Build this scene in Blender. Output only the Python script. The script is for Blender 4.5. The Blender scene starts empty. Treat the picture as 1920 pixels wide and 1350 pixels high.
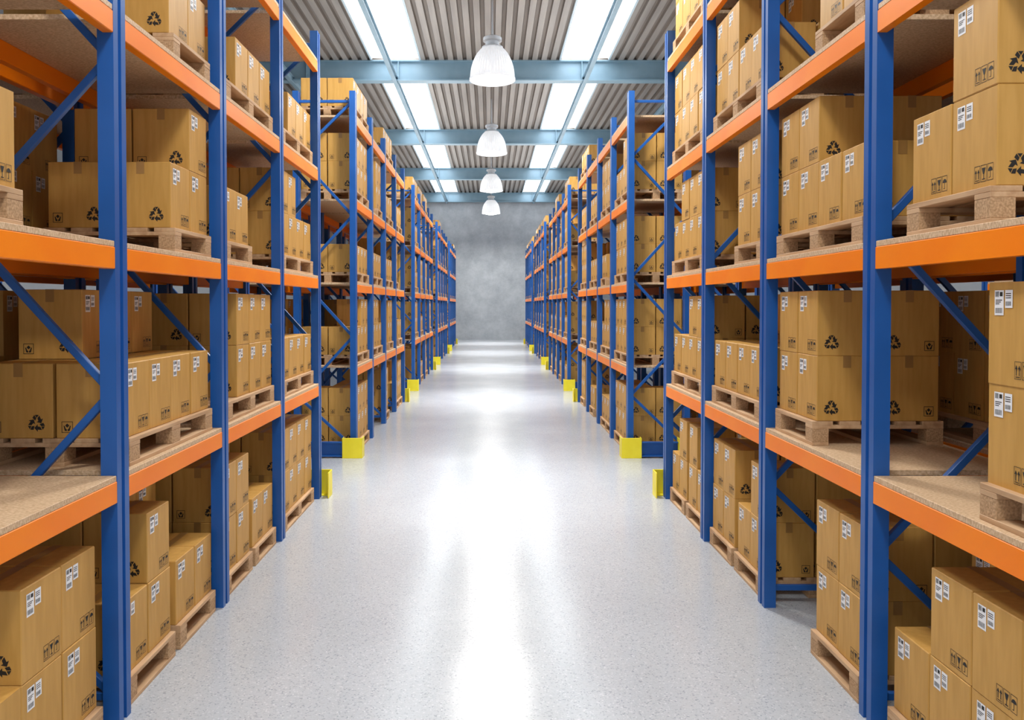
import bpy, bmesh, math, random
from mathutils import Vector, Matrix
random.seed(7)
scene=bpy.context.scene
col=scene.collection
try:
    scene.view_settings.view_transform='Standard'
    scene.view_settings.look='None'
except Exception: pass

PX=0.0026; B=1.5; H=797*PX; XL=702*PX; XR=721*PX; F=702*2.54*B/XL
Z0=2.54*B
LEV=[0.0,476*PX,917*PX,1357*PX,1797*PX]
TOP=1912*PX; RD=0.85

# ---------------- materials
def mat(name,color,rough=0.5,metal=0.0,emis=None,es=0.0,spec=0.5):
    m=bpy.data.materials.new(name); m.use_nodes=True
    b=m.node_tree.nodes['Principled BSDF']
    b.inputs['Base Color'].default_value=(*color,1); b.inputs['Roughness'].default_value=rough
    b.inputs['Metallic'].default_value=metal; b.inputs['Specular IOR Level'].default_value=spec
    if emis:
        b.inputs['Emission Color'].default_value=(*emis,1); b.inputs['Emission Strength'].default_value=es
    return m
def noisy(m,c1,c2,scale=(1,1,1),ns=5.0,detail=4,p0=0.35,p1=0.65,bump=0.0,rand=False,coord='Object'):
    nt=m.node_tree; N=nt.nodes; L=nt.links; b=N['Principled BSDF']
    tc=N.new('ShaderNodeTexCoord'); mp=N.new('ShaderNodeMapping'); mp.inputs['Scale'].default_value=scale
    L.new(tc.outputs[coord],mp.inputs['Vector'])
    if rand:
        oi=N.new('ShaderNodeObjectInfo'); mul=N.new('ShaderNodeMath'); mul.operation='MULTIPLY'; mul.inputs[1].default_value=37
        L.new(oi.outputs['Random'],mul.inputs[0]); cb=N.new('ShaderNodeCombineXYZ')
        for i in range(3): L.new(mul.outputs[0],cb.inputs[i])
        L.new(cb.outputs[0],mp.inputs['Location'])
    n=N.new('ShaderNodeTexNoise'); n.inputs['Scale'].default_value=ns; n.inputs['Detail'].default_value=detail
    L.new(mp.outputs[0],n.inputs['Vector'])
    r=N.new('ShaderNodeValToRGB'); r.color_ramp.elements[0].position=p0; r.color_ramp.elements[1].position=p1
    r.color_ramp.elements[0].color=(*c1,1); r.color_ramp.elements[1].color=(*c2,1)
    L.new(n.outputs['Fac'],r.inputs[0]); L.new(r.outputs[0],b.inputs['Base Color'])
    return n,r
M_card=mat('cardboard',(.5,.3,.11),.5,spec=.3); noisy(M_card,(.53,.290,.068),(.60,.335,.088),(1,1,.12),30,3)
M_tape=mat('packing_tape',(.36,.19,.055),.35)
M_ink=mat('print_ink',(.012,.010,.008),.6)
M_lab=mat('label_paper',(.85,.86,.88),.5)
M_blue=mat('blue_steel',(.022,.105,.40),.33,spec=.4); noisy(M_blue,(.012,.090,.34),(.016,.108,.40),(1,1,1),3,2)
M_or=mat('orange_steel',(.95,.24,.012),.38,spec=.25); noisy(M_or,(.97,.225,.002),(1.0,.255,.003),(1,1,1),3,2)
M_yel=mat('yellow_steel',(.85,.68,.03),.4); noisy(M_yel,(.88,.74,.02),(.95,.82,.04),(1,1,1),5,2)
M_osb=mat('osb_board',(.6,.4,.22),.6,spec=.3); noisy(M_osb,(.50,.32,.175),(.74,.54,.35),(1,2.2,1),70,5,.35,.65,rand=True)
M_pal=mat('pallet_wood',(.6,.42,.24),.65,spec=.3); noisy(M_pal,(.46,.28,.15),(.62,.41,.24),(2.5,.35,2.5),9,4,rand=True)
M_palend=mat('pallet_chipblock',(.5,.33,.18),.75,spec=.2); noisy(M_palend,(.36,.22,.115),(.58,.38,.22),(1,1,1),110,4)
M_steel=mat('roof_beam_paint',(.22,.40,.50),.4); noisy(M_steel,(.21,.34,.43),(.26,.40,.50),(1,1,1),1.5,3)
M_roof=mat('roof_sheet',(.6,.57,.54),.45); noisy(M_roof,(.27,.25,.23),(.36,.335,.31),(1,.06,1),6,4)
M_roof2=mat('roof_sheet_shaded',(.3,.27,.25),.55); noisy(M_roof2,(.16,.138,.12),(.225,.197,.175),(1,.06,1),6,4)  # darker copy of the roof sheet, shade of rib recesses put into the colour
M_sky=mat('skylight_panel',(.9,.95,1),.4,emis=(.93,.97,1),es=4.2)
M_frame=mat('skylight_frame',(.55,.68,.75),.4)
M_wall=mat('concrete_wall',(.33,.36,.39),.75)
M_shade=mat('lamp_glass',(.80,.81,.84),.15,emis=(.97,.98,1),es=.27)
M_cap=mat('lamp_housing',(.45,.47,.50),.35,metal=.1)
M_bulb=mat('lamp_diffuser',(1,1,1),.3,emis=(1,.99,.97),es=4.2)
M_side=mat('side_wall_paint',(.6,.63,.66),.6); noisy(M_side,(.40,.43,.46),(.48,.51,.54),(1,1,1),.8,4)
n,r=noisy(M_wall,(.31,.335,.37),(.48,.51,.545),(1,1,1),1.3,14,.32,.68)
n.inputs['Roughness'].default_value=.75
# floor
M_floor=bpy.data.materials.new('speckled_epoxy_floor'); M_floor.use_nodes=True
nt=M_floor.node_tree; N=nt.nodes; L=nt.links; b=N['Principled BSDF']
tc=N.new('ShaderNodeTexCoord')
n1=N.new('ShaderNodeTexVoronoi'); n1.inputs['Scale'].default_value=125; n1.feature='F1'
sp=N.new('ShaderNodeSeparateColor')
n2=N.new('ShaderNodeTexNoise'); n2.inputs['Scale'].default_value=.9; n2.inputs['Detail'].default_value=6
L.new(tc.outputs['Object'],n1.inputs['Vector']); L.new(tc.outputs['Object'],n2.inputs['Vector'])
L.new(n1.outputs['Color'],sp.inputs[0])
r1=N.new('ShaderNodeValToRGB'); r1.color_ramp.interpolation='CONSTANT'; e=r1.color_ramp.elements
e[0].position=0; e[0].color=(.34,.365,.40,1); e[1].position=.07; e[1].color=(.44,.465,.50,1)
for p_,c_ in ((.25,(.475,.50,.535,1)),(.75,(.49,.515,.55,1)),(.95,(.58,.60,.63,1))):
    q_=r1.color_ramp.elements.new(p_); q_.color=c_
L.new(sp.outputs[0],r1.inputs[0])
r2=N.new('ShaderNodeValToRGB'); r2.color_ramp.elements[0].color=(.95,.95,.95,1); r2.color_ramp.elements[1].color=(1,1,1,1)
r2.color_ramp.elements[0].position=.35; r2.color_ramp.elements[1].position=.65
L.new(n2.outputs['Fac'],r2.inputs[0])
mx=N.new('ShaderNodeMix'); mx.data_type='RGBA'; mx.blend_type='MULTIPLY'; mx.inputs['Factor'].default_value=1
L.new(r1.outputs[0],mx.inputs['A']); L.new(r2.outputs[0],mx.inputs['B']); L.new(mx.outputs['Result'],b.inputs['Base Color'])
mr=N.new('ShaderNodeMapRange'); mr.inputs['To Min'].default_value=.13; mr.inputs['To Max'].default_value=.25
L.new(n2.outputs['Fac'],mr.inputs['Value']); L.new(mr.outputs[0],b.inputs['Roughness'])
b.inputs['Specular IOR Level'].default_value=.32

# ---------------- mesh builder
class MB:
    def __init__(s): s.v=[]; s.f=[]; s.m=[]; s.mats=[]
    def mi(s,m):
        if m not in s.mats: s.mats.append(m)
        return s.mats.index(m)
    def poly(s,pts,m):
        i=len(s.v); s.v+= [tuple(p) for p in pts]; s.f.append(tuple(range(i,i+len(pts)))); s.m.append(s.mi(m))
    def box(s,c,d,m,bev=0.0,rot=None):
        bm=bmesh.new(); bmesh.ops.create_cube(bm,size=1)
        bmesh.ops.scale(bm,vec=d,verts=bm.verts)
        if bev: bmesh.ops.bevel(bm,geom=list(bm.edges),offset=bev,segments=1,affect='EDGES')
        if rot is not None: bmesh.ops.transform(bm,matrix=rot,verts=bm.verts)
        bm.verts.ensure_lookup_table(); i=len(s.v); k=s.mi(m)
        for v in bm.verts: s.v.append((v.co.x+c[0],v.co.y+c[1],v.co.z+c[2]))
        for f in bm.faces: s.f.append(tuple(v.index+i for v in f.verts)); s.m.append(k)
        bm.free()
    def prism(s,prof,a,b2,m,axis='z'):
        def P(p,t):
            return (p[0],p[1],t) if axis=='z' else ((p[0],t,p[1]) if axis=='y' else (t,p[0],p[1]))
        i=len(s.v); n=len(prof); k=s.mi(m)
        s.v+=[P(p,a) for p in prof]+[P(p,b2) for p in prof]
        for j in range(n):
            s.f.append((i+j,i+(j+1)%n,i+n+(j+1)%n,i+n+j)); s.m.append(k)
        s.f.append(tuple(i+j for j in reversed(range(n)))); s.m.append(k)
        s.f.append(tuple(i+n+j for j in range(n))); s.m.append(k)
    def lathe(s,prof,m,seg=40,rib=0.0):
        i=len(s.v); k=s.mi(m); n=len(prof)
        for a in range(seg):
            t=2*math.pi*a/seg; rr=rib if a%2 else -rib
            for (r,z) in prof: s.v.append(((r+rr)*math.cos(t),(r+rr)*math.sin(t),z))
        for a in range(seg):
            for j in range(n-1):
                p=i+a*n+j; q=i+((a+1)%seg)*n+j
                s.f.append((p,q,q+1,p+1)); s.m.append(k)
    def mesh(s,name,smooth=False,fix=True):
        me=bpy.data.meshes.new(name); me.from_pydata(s.v,[],s.f)
        for m in s.mats: me.materials.append(m)
        me.polygons.foreach_set('material_index',s.m)
        if fix:
            bm=bmesh.new(); bm.from_mesh(me); bmesh.ops.recalc_face_normals(bm,faces=bm.faces); bm.to_mesh(me); bm.free()
        if smooth: me.polygons.foreach_set('use_smooth',[True]*len(me.polygons))
        me.update(); return me
def obj(name,me,loc=(0,0,0),parent=None,rz=0.0,**kw):
    o=bpy.data.objects.new(name,me); o.location=loc; o.rotation_euler=(0,0,rz)
    if parent: o.parent=parent
    for k,v in kw.items(): o[k]=v
    col.objects.link(o); return o

# ---------------- structure
YB=-5.0; YE=31.1*B+0.1; HW=11.0; CH=3359*PX; BB=2350*PX+H
mb=MB(); mb.box((0,(YB+YE)/2,-.1),(2*HW+.4,YE-YB+.4,.2),M_floor)
obj('floor',mb.mesh('floor'),kind='structure')
mb=MB(); mb.box((0,YE+.1,CH/2+.1),(2*HW+.4,.2,CH+.2),M_wall)
obj('wall_back',mb.mesh('wall_back'),kind='structure')
for sx,nm in ((-1,'wall_left'),(1,'wall_right')):
    mb=MB(); mb.box((sx*(HW+.1),(YB+YE)/2,CH/2+.1),(.2,YE-YB,CH+.2),M_side)
    obj(nm,mb.mesh(nm),kind='structure')
SK0,SK1=1.90,3.22
mb=MB()
def corr(x0,x1):
    n=max(1,round((x1-x0)/.26)); p=(x1-x0)/n; hh=.075
    pts=[]
    for i in range(n):
        a=x0+i*p
        pts+=[(a,0,0),(a+.56*p,0,1),(a+.64*p,hh,2),(a+.92*p,hh,1)]
    pts.append((x1,0,0))
    for i in range(len(pts)-1):
        a,c=pts[i],pts[i+1]
        kind=i%4
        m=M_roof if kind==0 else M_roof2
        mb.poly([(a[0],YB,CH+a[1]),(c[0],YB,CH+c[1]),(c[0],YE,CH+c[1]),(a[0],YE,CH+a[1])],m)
corr(-HW,-SK1); corr(-SK0,SK0); corr(SK1,HW)
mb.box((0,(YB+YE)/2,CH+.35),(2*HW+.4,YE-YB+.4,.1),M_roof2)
obj('ceiling',mb.mesh('ceiling',fix=False),kind='structure')
beamY=[(3.2+5.575*i)*B for i in range(6)]; beamY[5]=YE-.2
k=0
ys=[YB]+beamY
for sx in (-1,1):
    for i in range(len(ys)-1):
        a,c=ys[i]+.22,ys[i+1]-.22; k+=1
        if c-a<.5: continue
        mb=MB(); mb.box((sx*(SK0+SK1)/2,(a+c)/2,CH+.05),(SK1-SK0,c-a,.03),M_sky)
        for xx in (SK0,SK1): mb.box((sx*xx,(a+c)/2,CH+.02),(.05,c-a,.08),M_frame)
        cy=(a+c)/2; R=.62
        for j in range(24):
            t=2*math.pi*j/24; t2=2*math.pi*(j+1)/24; cx=sx*(SK0+SK1)/2
            mb.poly([(cx+R*math.cos(t),cy+R*2.2*math.sin(t),CH+.03),(cx+R*math.cos(t2),cy+R*2.2*math.sin(t2),CH+.03),
                     (cx+(R-.02)*math.cos(t2),cy+(R-.02)*2.2*math.sin(t2),CH+.03),(cx+(R-.02)*math.cos(t),cy+(R-.02)*2.2*math.sin(t),CH+.03)],M_frame)
        obj('window_%d'%k,mb.mesh('window',fix=False),kind='structure')
bh=CH-BB
prof=[(-.15,0),(.15,0),(.15,.03),(.02,.03),(.02,bh-.03),(.15,bh-.03),(.15,bh),(-.15,bh),(-.15,bh-.03),(-.02,bh-.03),(-.02,.03),(-.15,.03)]
mb=MB(); mb.prism(prof,-HW,HW,M_steel,'x')
for i in range(-4,5):
    mb.box((i*2.5,0,bh/2),(.02,.28,bh-.06),M_steel)
me_beam=mb.mesh('roof_beam')
k=0
for y in beamY:
    k+=1; obj('trim_%d'%k,me_beam,(0,y,BB),kind='structure')
for x in (-8.2,-5.4,-2.58,2.58,5.4,8.2):
    k+=1; mb=MB(); w=.055
    mb.prism([(-w,0),(w,0),(w,.02),(.012,.02),(.012,.16),(w,.16),(w,.18),(-w,.18),(-w,.16),(-.012,.16),(-.012,.02),(-w,.02)],YB,YE,M_steel,'y')
    obj('trim_%d'%k,mb.mesh('roof_purlin'),(x,0,BB-.06),kind='structure')

# ---------------- rack part meshes
PW,PD=.08,.125
mb=MB(); a,d,g,q=PW/2,PD/2,.016,.024
mb.prism([(-a,-d),(a,-d),(a,-g),(q,-g),(q,g),(a,g),(a,d),(-a,d),(-a,g),(-q,g),(-q,-g),(-a,-g)],0,TOP,M_blue)
me_post=mb.mesh('upright_post')
LB=B-PD
mb=MB()
hb=.108
mb.prism([(-.025,-hb),(.021,-hb),(.025,-hb+.004),(.025,-.004),(.021,0),(-.021,0),(-.025,-.004)],-LB/2,LB/2,M_or,'y')
me_beam=mb.mesh('load_beam')
mb=MB(); mb.box((0,0,.014),(RD-.004,LB-.006,.028),M_osb,.002); me_board=mb.mesh('shelf_board')
nodesL=[(0,.12),(1,.82),(0,1.64),(1,2.47),(0,3.29),(1,4.11),(0,4.84)]
nodesR=[(1,.12),(0,.84),(1,1.64),(0,2.45),(1,3.27),(0,4.09),(1,4.84)]
def brace_mesh(p,q2,s):
    x0=s*(.05+p[0]*(RD-.1)); x1=s*(.05+q2[0]*(RD-.1)); dz=q2[1]-p[1]; dx=x1-x0; Ln=math.hypot(dx,dz)
    mb=MB(); ang=math.atan2(dz,dx)
    rot=Matrix.Rotation(-ang,4,'Y')
    mb.box(((x0+x1)/2,0,(p[1]+q2[1])/2),(Ln,.030,.038),M_blue,.003,rot)
    return mb.mesh('diagonal_brace')
br={}
for s in(-1,1):
    nd=nodesL if s<0 else nodesR
    br[s]=[brace_mesh(nd[i],nd[i+1],s) for i in range(6)]
    br[s].append(brace_mesh((0,.12),(1,.12),s)); br[s].append(brace_mesh((0,4.84),(1,4.84),s))
def rack(s,X,y0,label,group):
    r=obj('pallet_rack',None,(s*X,y0,0),label=label,category='rack',group=group)
    r.empty_display_size=.3
    for k in range(5):
        yc=k*B+PD/2
        for dx in (PW/2,RD-PW/2): obj('upright_post',me_post,(s*dx,yc,0),r)
        for i,m in enumerate(br[s]): obj('horizontal_brace' if i>5 else 'diagonal_brace',m,(0,yc,0),r)
    for k in range(4):
        yc=k*B+PD+LB/2
        for h in LEV[1:]:
            for dx in(.026,RD-.026): obj('load_beam',me_beam,(s*dx,yc,h-.028),r)
            obj('shelf_board',me_board,(s*RD/2,yc,h-.028),r)
    return r
def guard_mesh(s,dy):
    mb=MB(); h=.275
    mb.box((0,dy*.15,h/2),(.27,.012,h),M_yel,.003)
    mb.box((-s*.13,dy*.06,h/2),(.012,.19,h),M_yel,.003)
    mb.box((s*.13,dy*.10,h/2),(.012,.10,h),M_yel,.003)
    mb.box((0,dy*.115,.006),(.27,.08,.012),M_yel)
    return mb.mesh('corner_guard')
gm={(s,d):guard_mesh(s,d) for s in(-1,1) for d in(-1,1)}
mb=MB(); RL=RD-.08-.28
mb.prism([(-.03,.02),(.03,.02),(.03,.22),(-.03,.22),(-.03,.205),(.015,.205),(.015,.035),(-.03,.035)],-RL/2,RL/2,M_blue,'x')
me_rail=mb.mesh('guard_rail')
def end_guard(s,X,y,dy):
    g=obj('rack_end_guard',None,(s*X,y,0),label='yellow steel corner guards with blue floor rail at rack end',category='guard',group='floor guards at the ends of the racks')
    obj('corner_guard',gm[(s,dy)],(s*PW/2,0,0),g); obj('corner_guard',gm[(-s,dy)],(s*(RD-PW/2),0,0),g)
    obj('guard_rail',me_rail,(s*RD/2,dy*.12,0),g)
secs=[1.54,7.08,12.6,18.12,23.64]
for s,X in((-1,XL),(1,XR)):
    for i,z in enumerate(secs):
        rack(s,X,z*B,'tall blue and orange pallet rack with board shelves, loaded with cartons','racks along the aisle')
        if i>0: end_guard(s,X,z*B+PD/2,-1)
        end_guard(s,X,(z+4)*B+PD/2,1)
    for i in (0,1):
        rack(s,X+RD+.14,secs[i]*B,'blue and orange pallet rack standing back to back behind another','racks behind the aisle racks')
    rack(s,X+2*RD+.14+3.0,(secs[0]+1.5)*B,'blue and orange pallet rack across the next aisle','racks across the next aisles')

# ---------------- pallets
PWX=.78; PH=.145
def pallet_mesh(Ly):
    mb=MB()
    xs=[-PWX/2+.05,0,PWX/2-.05]
    yy=[-Ly/2+.06,0,Ly/2-.06] if Ly>.8 else [-Ly/2+.05,Ly/2-.05]
    for x in xs:
        mb.box((x,0,.011),(.10,Ly,.022),M_pal,.002)
        for y in yy: mb.box((x,y,.061),(.098,.12 if Ly>.8 else .10,.078),M_palend,.002)
    for y in yy: mb.box((0,y,.111),(PWX,.12 if Ly>.8 else .1,.022),M_pal,.002)
    n=5
    for i in range(n):
        w=.125; x=-PWX/2+w/2+(PWX-w)*i/(n-1)
        mb.box((x,0,.1335),(w,Ly,.023),M_pal,.002)
    return mb.mesh('wooden_pallet')
me_pal={1:pallet_mesh(1.2),.5:pallet_mesh(.6)}

# ---------------- boxes
W,D,BH=.355,.292,.388
def recycle(cx,cy,R):
    out=[]
    def pt(n,t,d,s): return (n[0]*d+t[0]*s,n[1]*d+t[1]*s)
    n1,t1=(-.866,.5),(.5,.866); n2,t2=(.866,.5),(.5,-.866)
    P=[[pt(n1,t1,.52,.24),pt(n1,t1,.20,.16),pt(n1,t1,.22,.33),(-.0,.44),(-.183,.70)],
       [(-.14,.71),(.19,.71),(.03,.46)],
       [(.24,.66),(.08,.42),pt(n2,t2,.24,-.1),pt(n2,t2,.50,-.1)],
       [pt(n2,t2,.06,-.1),pt(n2,t2,.68,-.1),pt(n2,t2,.36,.18)]]
    for k in range(3):
        a=-k*2*math.pi/3; c,s_=math.cos(a),math.sin(a)
        for p in P: out.append([(cx+R*(x*c-y*s_),cy+R*(x*s_+y*c)) for x,y in p])
    return out
def rect(x0,y0,x1,y1): return [(x0,y0),(x1,y0),(x1,y1),(x0,y1)]
def frame(x0,y0,x1,y1,t=.002):
    return [rect(x0,y0,x1,y0+t),rect(x0,y1-t,x1,y1),rect(x0,y0,x0+t,y1),rect(x1-t,y0,x1,y1)]
def icons(x,y):
    w,h=.036,.066; o=[]
    for i in range(3):
        a=x+i*(w+.005)
        o+=frame(a,y,a+w,y+h)
        cx=a+w/2
        if i==0:
            for q in(-.008,.008):
                o.append(rect(cx+q-.002,y+.014,cx+q+.002,y+.040)); o.append([(cx+q-.007,y+.038),(cx+q+.007,y+.038),(cx+q,y+.053)])
            o.append(rect(a+.006,y+.007,a+w-.006,y+.010))
        elif i==1:
            o.append([(cx-.004,y+.030),(cx+.004,y+.030),(cx+.012,y+.054),(cx-.012,y+.054)])
            o.append(rect(cx-.0018,y+.012,cx+.0018,y+.032)); o.append(rect(cx-.009,y+.008,cx+.009,y+.012))
        else:
            o.append([(cx+.014*math.cos(t),y+.036+.016*math.sin(t)) for t in [math.pi*j/8 for j in range(9)]])
            o.append(rect(cx-.0015,y+.010,cx+.0015,y+.037)); o.append(rect(cx-.008,y+.010,cx,y+.0125))
    return o
def hand(x,y):
    w=.058; o=frame(x,y,x+w,y+w,.003); cx=x+w/2
    o.append([(cx,y+.026),(cx+.011,y+.037),(cx,y+.048),(cx-.011,y+.037)])
    o.append([(x+.010,y+.036),(x+.015,y+.036),(x+.022,y+.020),(cx-.002,y+.018),(cx-.002,y+.008),(x+.016,y+.010)])
    o.append([(x+w-.010,y+.036),(x+w-.016,y+.010),(cx+.002,y+.008),(cx+.002,y+.018),(x+w-.022,y+.020),(x+w-.015,y+.036)])
    return o
def face_map(face,eps):
    if face=='-y': return lambda u,v:(-W/2+u,-D/2-eps,v)
    if face=='+y': return lambda u,v:(W/2-u,D/2+eps,v)
    if face=='+x': return lambda u,v:(W/2+eps,-D/2+u,v)
    if face=='-x': return lambda u,v:(-W/2-eps,D/2-u,v)
def add2d(mb,polys,face,m,eps):
    f=face_map(face,eps)
    for p in polys: mb.poly([f(u,v) for u,v in p],m)
def prints(mb,s,lod,eps):
    ru=W-.085 if s<0 else .085
    hu=.028 if s<0 else W-.088
    for fc in ('-y','+y'):
        if lod and fc=='+y': continue
        add2d(mb,recycle(ru,.078,.063),fc,M_ink,eps)
        if not lod: add2d(mb,hand(hu,.03),fc,M_ink,eps)
    for fc in ('+x','-x'):
        if lod and ((fc=='+x')!=(s<0)): continue
        if lod<2:
            add2d(mb,icons(D-.14,.028),fc,M_ink,eps)
def label(mb,s,lod,eps):
    fc='+x' if s<0 else '-x'
    x,y=.035,BH-.125
    lw=.052
    add2d(mb,[rect(x,y,x+lw,y+.095),rect(x+lw+.008,y+.028,x+lw*2-.002,y+.095)],fc,M_lab,eps)
    if lod<2:
        bars=[]
        for j in range(6): bars.append(rect(x+.005+j*.0035,y+.070,x+.0068+j*.0035,y+.090))
        bars.append(rect(x+.030,y+.072,x+.046,y+.088))
        for j in range(3): bars.append(rect(x+.006,y+.056-j*.007,x+.044-j*.008,y+.059-j*.007))
        for j in range(9): bars.append(rect(x+.006+j*.0045,y+.008,x+.008+j*.0045,y+.028))
        a=x+lw+.012
        for j in range(3): bars.append(rect(a,y+.080-j*.008,a+.030,y+.083-j*.008))
        for j in range(7): bars.append(rect(a+j*.0045,y+.036,a+.0022+j*.0045,y+.052))
        add2d(mb,bars,fc,M_ink,eps+.0006)
def tapeg(mb,lod):
    tw=.048; e=.0012
    mb.poly([(-tw/2,-D/2-e,BH+e),(tw/2,-D/2-e,BH+e),(tw/2,D/2+e,BH+e),(-tw/2,D/2+e,BH+e)],M_tape)
    for sy in(-1,1):
        if lod and sy>0: continue
        mb.poly([(-tw/2,sy*(D/2+e),BH-.07),(tw/2,sy*(D/2+e),BH-.07),(tw/2,sy*(D/2+e),BH+e),(-tw/2,sy*(D/2+e),BH+e)],M_tape)
me_box={};me_label={};me_lod={}
mb=MB(); tapeg(mb,0); me_tape=mb.mesh('packing_tape',fix=False)
for s in(-1,1):
    mb=MB(); mb.box((0,0,BH/2),(W,D,BH),M_card,.004); prints(mb,s,0,.0008); me_box[s]=mb.mesh('cardboard_box',fix=False)
    mb=MB(); label(mb,s,0,.0010); me_label[s]=mb.mesh('shipping_label',fix=False)
    for lod in(1,2):
        mb=MB(); mb.box((0,0,BH/2),(W,D,BH),M_card); prints(mb,s,lod,.002); label(mb,s,lod,.002); tapeg(mb,lod); me_lod[(s,lod)]=mb
allbox=[]
def stack(s,X,sec,bay,lev,inner,outer,prune,dy=0.0):
    zs=(secs[sec]+bay)*B; base=LEV[lev]
    rows=[i for i in range(4) if inner[i] or outer[i]]
    if not rows: return
    y0=zs+PD+(LB-1.2)/2+dy
    half=0
    if min(rows)>=2: half=2
    elif max(rows)<=1: half=1
    if half: py=y0+(.3 if half==1 else .9); pm=me_pal[.5]
    else: py=y0+.6; pm=me_pal[1]
    px=s*(X+.035+PWX/2)
    obj('wooden_pallet',pm,(px,py,base),label='light wooden pallet with chip blocks under stacked cartons',category='pallet',group='wooden pallets under the cartons')
    for i in range(4):
        for c,hs in((0,inner[i]),(1,outer[i])):
            for k in range(hs):
                if c==1 and i>0 and prune and inner[i]>k and outer[i-1]>k and inner[i-1]>k: continue
                x=px+s*((c-.5)*(W+.012))+random.uniform(-.003,.003)
                y=y0+.15+.3*i+random.uniform(-.002,.002)
                z=base+PH+k*BH
                allbox.append((x,y,z,random.uniform(-.006,.006),s,sec,X))
S1={
-1:{0:{0:([1,1,2,2],[1,1,2,2]),1:([1,2,0,0],[1,2,0,0],-.035),'1b':([0,0,1,1],[0,0,2,2],.04),2:([2,2,0,0],[2,2,0,0],-.03),'2b':([0,0,1,1],[0,0,2,2],.04),3:([2,2,2,2],[2,2,2,2])},
    1:{1:([1,1,1,1],[1,2,2,2]),2:([0,2,2,2],[0,2,2,2]),3:([1,1,1,1],[2,2,1,1])},
    2:{0:([1,1,0,0],[1,1,0,0]),1:([0,0,1,2],[0,0,1,2]),2:([1,1,0,0],[1,2,0,0]),3:([2,2,1,1],[2,2,2,2])},
    3:{1:([0,0,1,1],[0,0,1,2]),2:([0,1,1,1],[0,1,1,1]),3:([0,1,1,1],[0,1,1,1])},4:{}},
1:{0:{0:([2,2,2,1],[2,2,2,2]),1:([2,2,0,0],[2,2,0,0]),2:([2,1,0,0],[2,2,0,0],-.035),'2b':([0,0,2,2],[0,0,2,2],.04),3:([1,2,0,0],[2,2,0,0],-.03),'3b':([0,0,2,1],[0,0,2,2],.04)},
   1:{0:([2,2,0,0],[2,2,0,0],-.086),1:([0,0,2,2],[0,0,2,2]),2:([1,1,1,1],[2,2,2,1]),3:([2,2,1,1],[2,2,2,2])},
   2:{0:([0,0,2,1],[0,0,2,2],-.13),1:([1,1,2,2],[1,1,2,2]),2:([2,2,0,0],[2,2,0,0]),3:([2,2,2,1],[2,2,2,2])},
   3:{1:([1,1,0,0],[1,1,0,0]),2:([1,1,2,2],[1,2,2,2]),3:([2,2,2,2],[2,2,2,2])},
   4:{3:([1,2,2,2],[2,2,2,2])}}}
pats=[([2,2,2,2],[2,2,2,2]),([1,2,2,2],[2,2,2,2]),([2,2,1,1],[2,2,2,2]),([1,1,1,1],[1,1,2,2]),([2,2,2,1],[2,2,2,2]),([0,0,2,2],[0,0,2,2]),([1,1,2,2],[1,2,2,2]),([1,1,1,1],[1,1,1,1]),([2,2,0,0],[2,2,0,0]),([0,0,1,1],[0,0,1,1])]
for s,X in((-1,XL),(1,XR)):
    for lev,d in S1[s].items():
        for bay,t in d.items(): stack(s,X,0,int(str(bay)[0]),lev,t[0],t[1],True,t[2] if len(t)>2 else 0)
    for sec in range(1,5):
        for lev in range(5):
            for bay in range(4):
                i,o=random.choice(pats)
                if sec==1 and bay==0: i,o={0:([2,2,2,2],[2,2,2,2]),1:([1,1,2,2],[1,1,1,1]),2:([1,1,1,1],[1,1,1,1]),3:([2,2,2,2],[2,2,2,2]),4:([1,1,1,1],[1,1,1,1])}[lev] if s<0 else {0:([2,2,2,2],[2,2,2,2]),1:([2,2,2,2],[2,2,2,2]),2:([2,2,2,2],[2,2,2,2]),3:([2,2,1,1],[2,2,2,2]),4:([0]*4,[0]*4)}[lev]
                elif sec==1 and lev==4 and s>0 and bay<2: continue
                elif lev==4:
                    if random.random()<.45: continue
                    i,o=[1,1,1,1],[1,1,1,1]
                elif random.random()<.08: continue
                stack(s,X,sec,bay,lev,i,o,True)
    XX=X+RD+.14
    for sec in (0,1):
        for lev in range(4):
            for bay in range(4):
                if random.random()<.25 and not (sec==0 and lev in(0,1,2)): continue
                if sec==1 and bay>1: continue
                i,o=random.choice(pats); stack(s,XX,sec,bay,lev,i,o,True)
    XX=X+2*RD+.14+3.0
    for lev in (1,2):
        for bay in (0,1,2,3):
            i,o=random.choice(pats); stack(s,XX,0,bay,lev,i,o,True,1.5*B)
def score(bx):
    x,y,z,_,s,sec,X=bx
    u=919+F*x/y; v=572-F*(z+.2-H)/y
    if not(-60<u<1980 and -70<v<1420): return 1e6+y
    pen=0
    if X>2.3: pen+=12
    elif abs(x)>X+.45: pen+=1.5
    return y+pen
allbox.sort(key=score)
for bx in allbox[:300]:
    x,y,z,r,s,sec,X=bx
    o=obj('cardboard_box',me_box[s],(x,y,z),None,r,label='brown cardboard carton with black recycling mark, stacked on a wooden pallet',category='box',group='cardboard cartons on the rack pallets')
    obj('shipping_label',me_label[s],(0,0,0),o,label='white printed shipping sticker with barcode'); obj('packing_tape',me_tape,(0,0,0),o)
V=[];FF=[];MI=[];order=[M_card,M_ink,M_lab,M_tape]
for bx in allbox[300:]:
    x,y,z,r,s,sec,X=bx
    m=me_lod[(s,1 if sec<=1 else 2)]
    i=len(V); c,sn=math.cos(r),math.sin(r)
    V+=[(x+a*c-b_*sn,y+a*sn+b_*c,z+h) for a,b_,h in m.v]
    FF+=[tuple(j+i for j in f) for f in m.f]
    MI+=[order.index(m.mats[k]) for k in m.m]
me=bpy.data.meshes.new('cardboard_boxes'); me.from_pydata(V,[],FF)
for m in order: me.materials.append(m)
me.polygons.foreach_set('material_index',MI); me.update()
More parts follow.
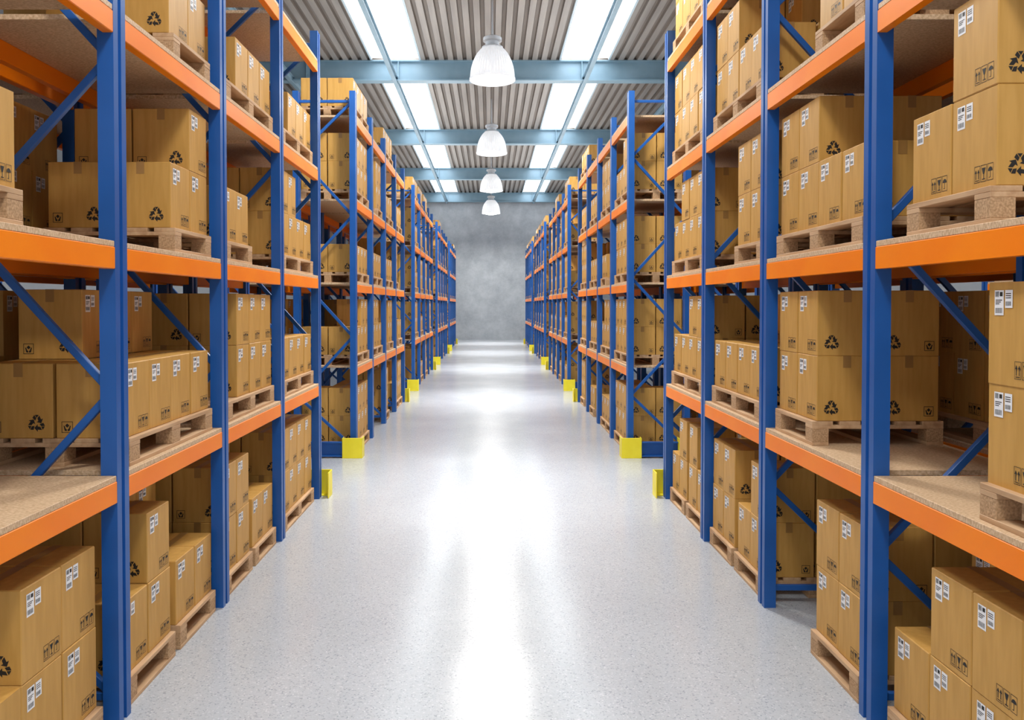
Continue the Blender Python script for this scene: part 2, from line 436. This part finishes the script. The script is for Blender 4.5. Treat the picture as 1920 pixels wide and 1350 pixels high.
obj('cardboard_boxes',me,kind='stuff',label='many brown cardboard cartons stacked on pallets along the racks',category='boxes',group='cardboard cartons on the rack pallets')
print('boxes',len(allbox),'verts',len(V))

# ---------------- lamps
LBt=2669*PX+.06; ZS=.95
R0=.485
def zs_(p): return [(a_,b_*ZS) for a_,b_ in p]
mb=MB()
pr=zs_([(R0,0),(R0*.995,.08),(R0*.975,.18),(R0*.93,.30),(R0*.87,.40),(R0*.79,.50),(R0*.69,.59),(R0*.58,.66),(R0*.46,.72)])
inner=[(r_-.012,z_) for r_,z_ in reversed(pr)]
mb.lathe(pr+inner+[pr[0]],M_shade,96,rib=.005)
mb.lathe([(R0-.002,-.015),(R0+.018,-.015),(R0+.018,.025),(R0-.002,.025)],M_shade,64)
me_sh=mb.mesh('lamp_shade',smooth=False)
mb=MB(); mb.lathe(zs_([(0.001,.70),(.17,.70),(.23,.715),(.23,.74),(.15,.78),(.15,.86),(.205,.88),(.205,.95),(.15,.98),(.05,1.02),(.001,1.02)]),M_cap,40); me_cp=mb.mesh('lamp_housing')
mb=MB(); mb.lathe([(.001,-.09),(.14,-.08),(.28,-.05),(.38,-.01),(R0-.04,.03),(R0-.04,.06),(.001,.06)],M_bulb,48); me_bl=mb.mesh('lamp_diffuser')
mb=MB(); rl=CH+.02-LBt-1.02*ZS; mb.lathe([(.001,0),(.022,0),(.022,rl),(.001,rl)],M_cap,10); me_rod=mb.mesh('suspension_rod')
def light(kind,name,loc,rot,parent=None,**kw):
    l=bpy.data.lights.new(name,kind)
    for k_,v_ in kw.items(): setattr(l,k_,v_)
    lo=bpy.data.objects.new(name,l); lo.location=loc; lo.rotation_euler=rot
    if parent: lo.parent=parent
    col.objects.link(lo)
for i in range(6):
    y=(11.46+5.53*(i-2))*B
    o=obj('pendant_lamp',None,(.05,y,LBt),label='white bell-shaped industrial pendant lamp, lit, hanging from the roof',category='lamp',group='pendant lamps over the aisle')
    obj('lamp_shade',me_sh,(0,0,0),o); obj('lamp_housing',me_cp,(0,0,0),o); obj('lamp_diffuser',me_bl,(0,0,0),o); obj('suspension_rod',me_rod,(0,0,1.02*ZS),o)
    light('SPOT','lamp_light',(0,0,-.16),(0,0,0),o,energy=[40,1150,2200,2600,2600,2600][i],spot_size=math.radians(44),spot_blend=1.0,shadow_soft_size=.45,color=(1,.99,.97),specular_factor=.05)
    light('SPOT','lamp_light_wide',(0,0,-.16),(0,0,0),o,energy=[850,1400,1400,1350,1350,1350][i],spot_size=math.radians(165),spot_blend=.5,shadow_soft_size=.45,color=(1,.98,.93),specular_factor=.15)
# unseen area lights added above the racks to brighten the ceiling
for sx in(-1,1):
    for i in range(5):
        light('AREA','ceiling_fill',(sx*2.4,2+ i*9.5,5.9),(math.pi,0,0),None,energy=130,shape='RECTANGLE',size=2.6,size_y=8.5,color=(1,.98,.96))

# ---------------- world, camera
w=bpy.data.worlds.new('world'); scene.world=w; w.use_nodes=True
w.node_tree.nodes['Background'].inputs[0].default_value=(.98,.98,1,1); w.node_tree.nodes['Background'].inputs[1].default_value=.88
cd=bpy.data.cameras.new('camera'); cd.sensor_width=36; cd.lens=F/1920*36
pitch=math.atan(.0188)
cd.shift_x=(960-919)/1920; cd.shift_y=-(103-F*.0188)/1920
cam=bpy.data.objects.new('camera',cd); cam.location=(0,0,H); cam.rotation_euler=(math.pi/2-pitch,0,0); col.objects.link(cam)
cd.clip_end=200
scene.camera=cam
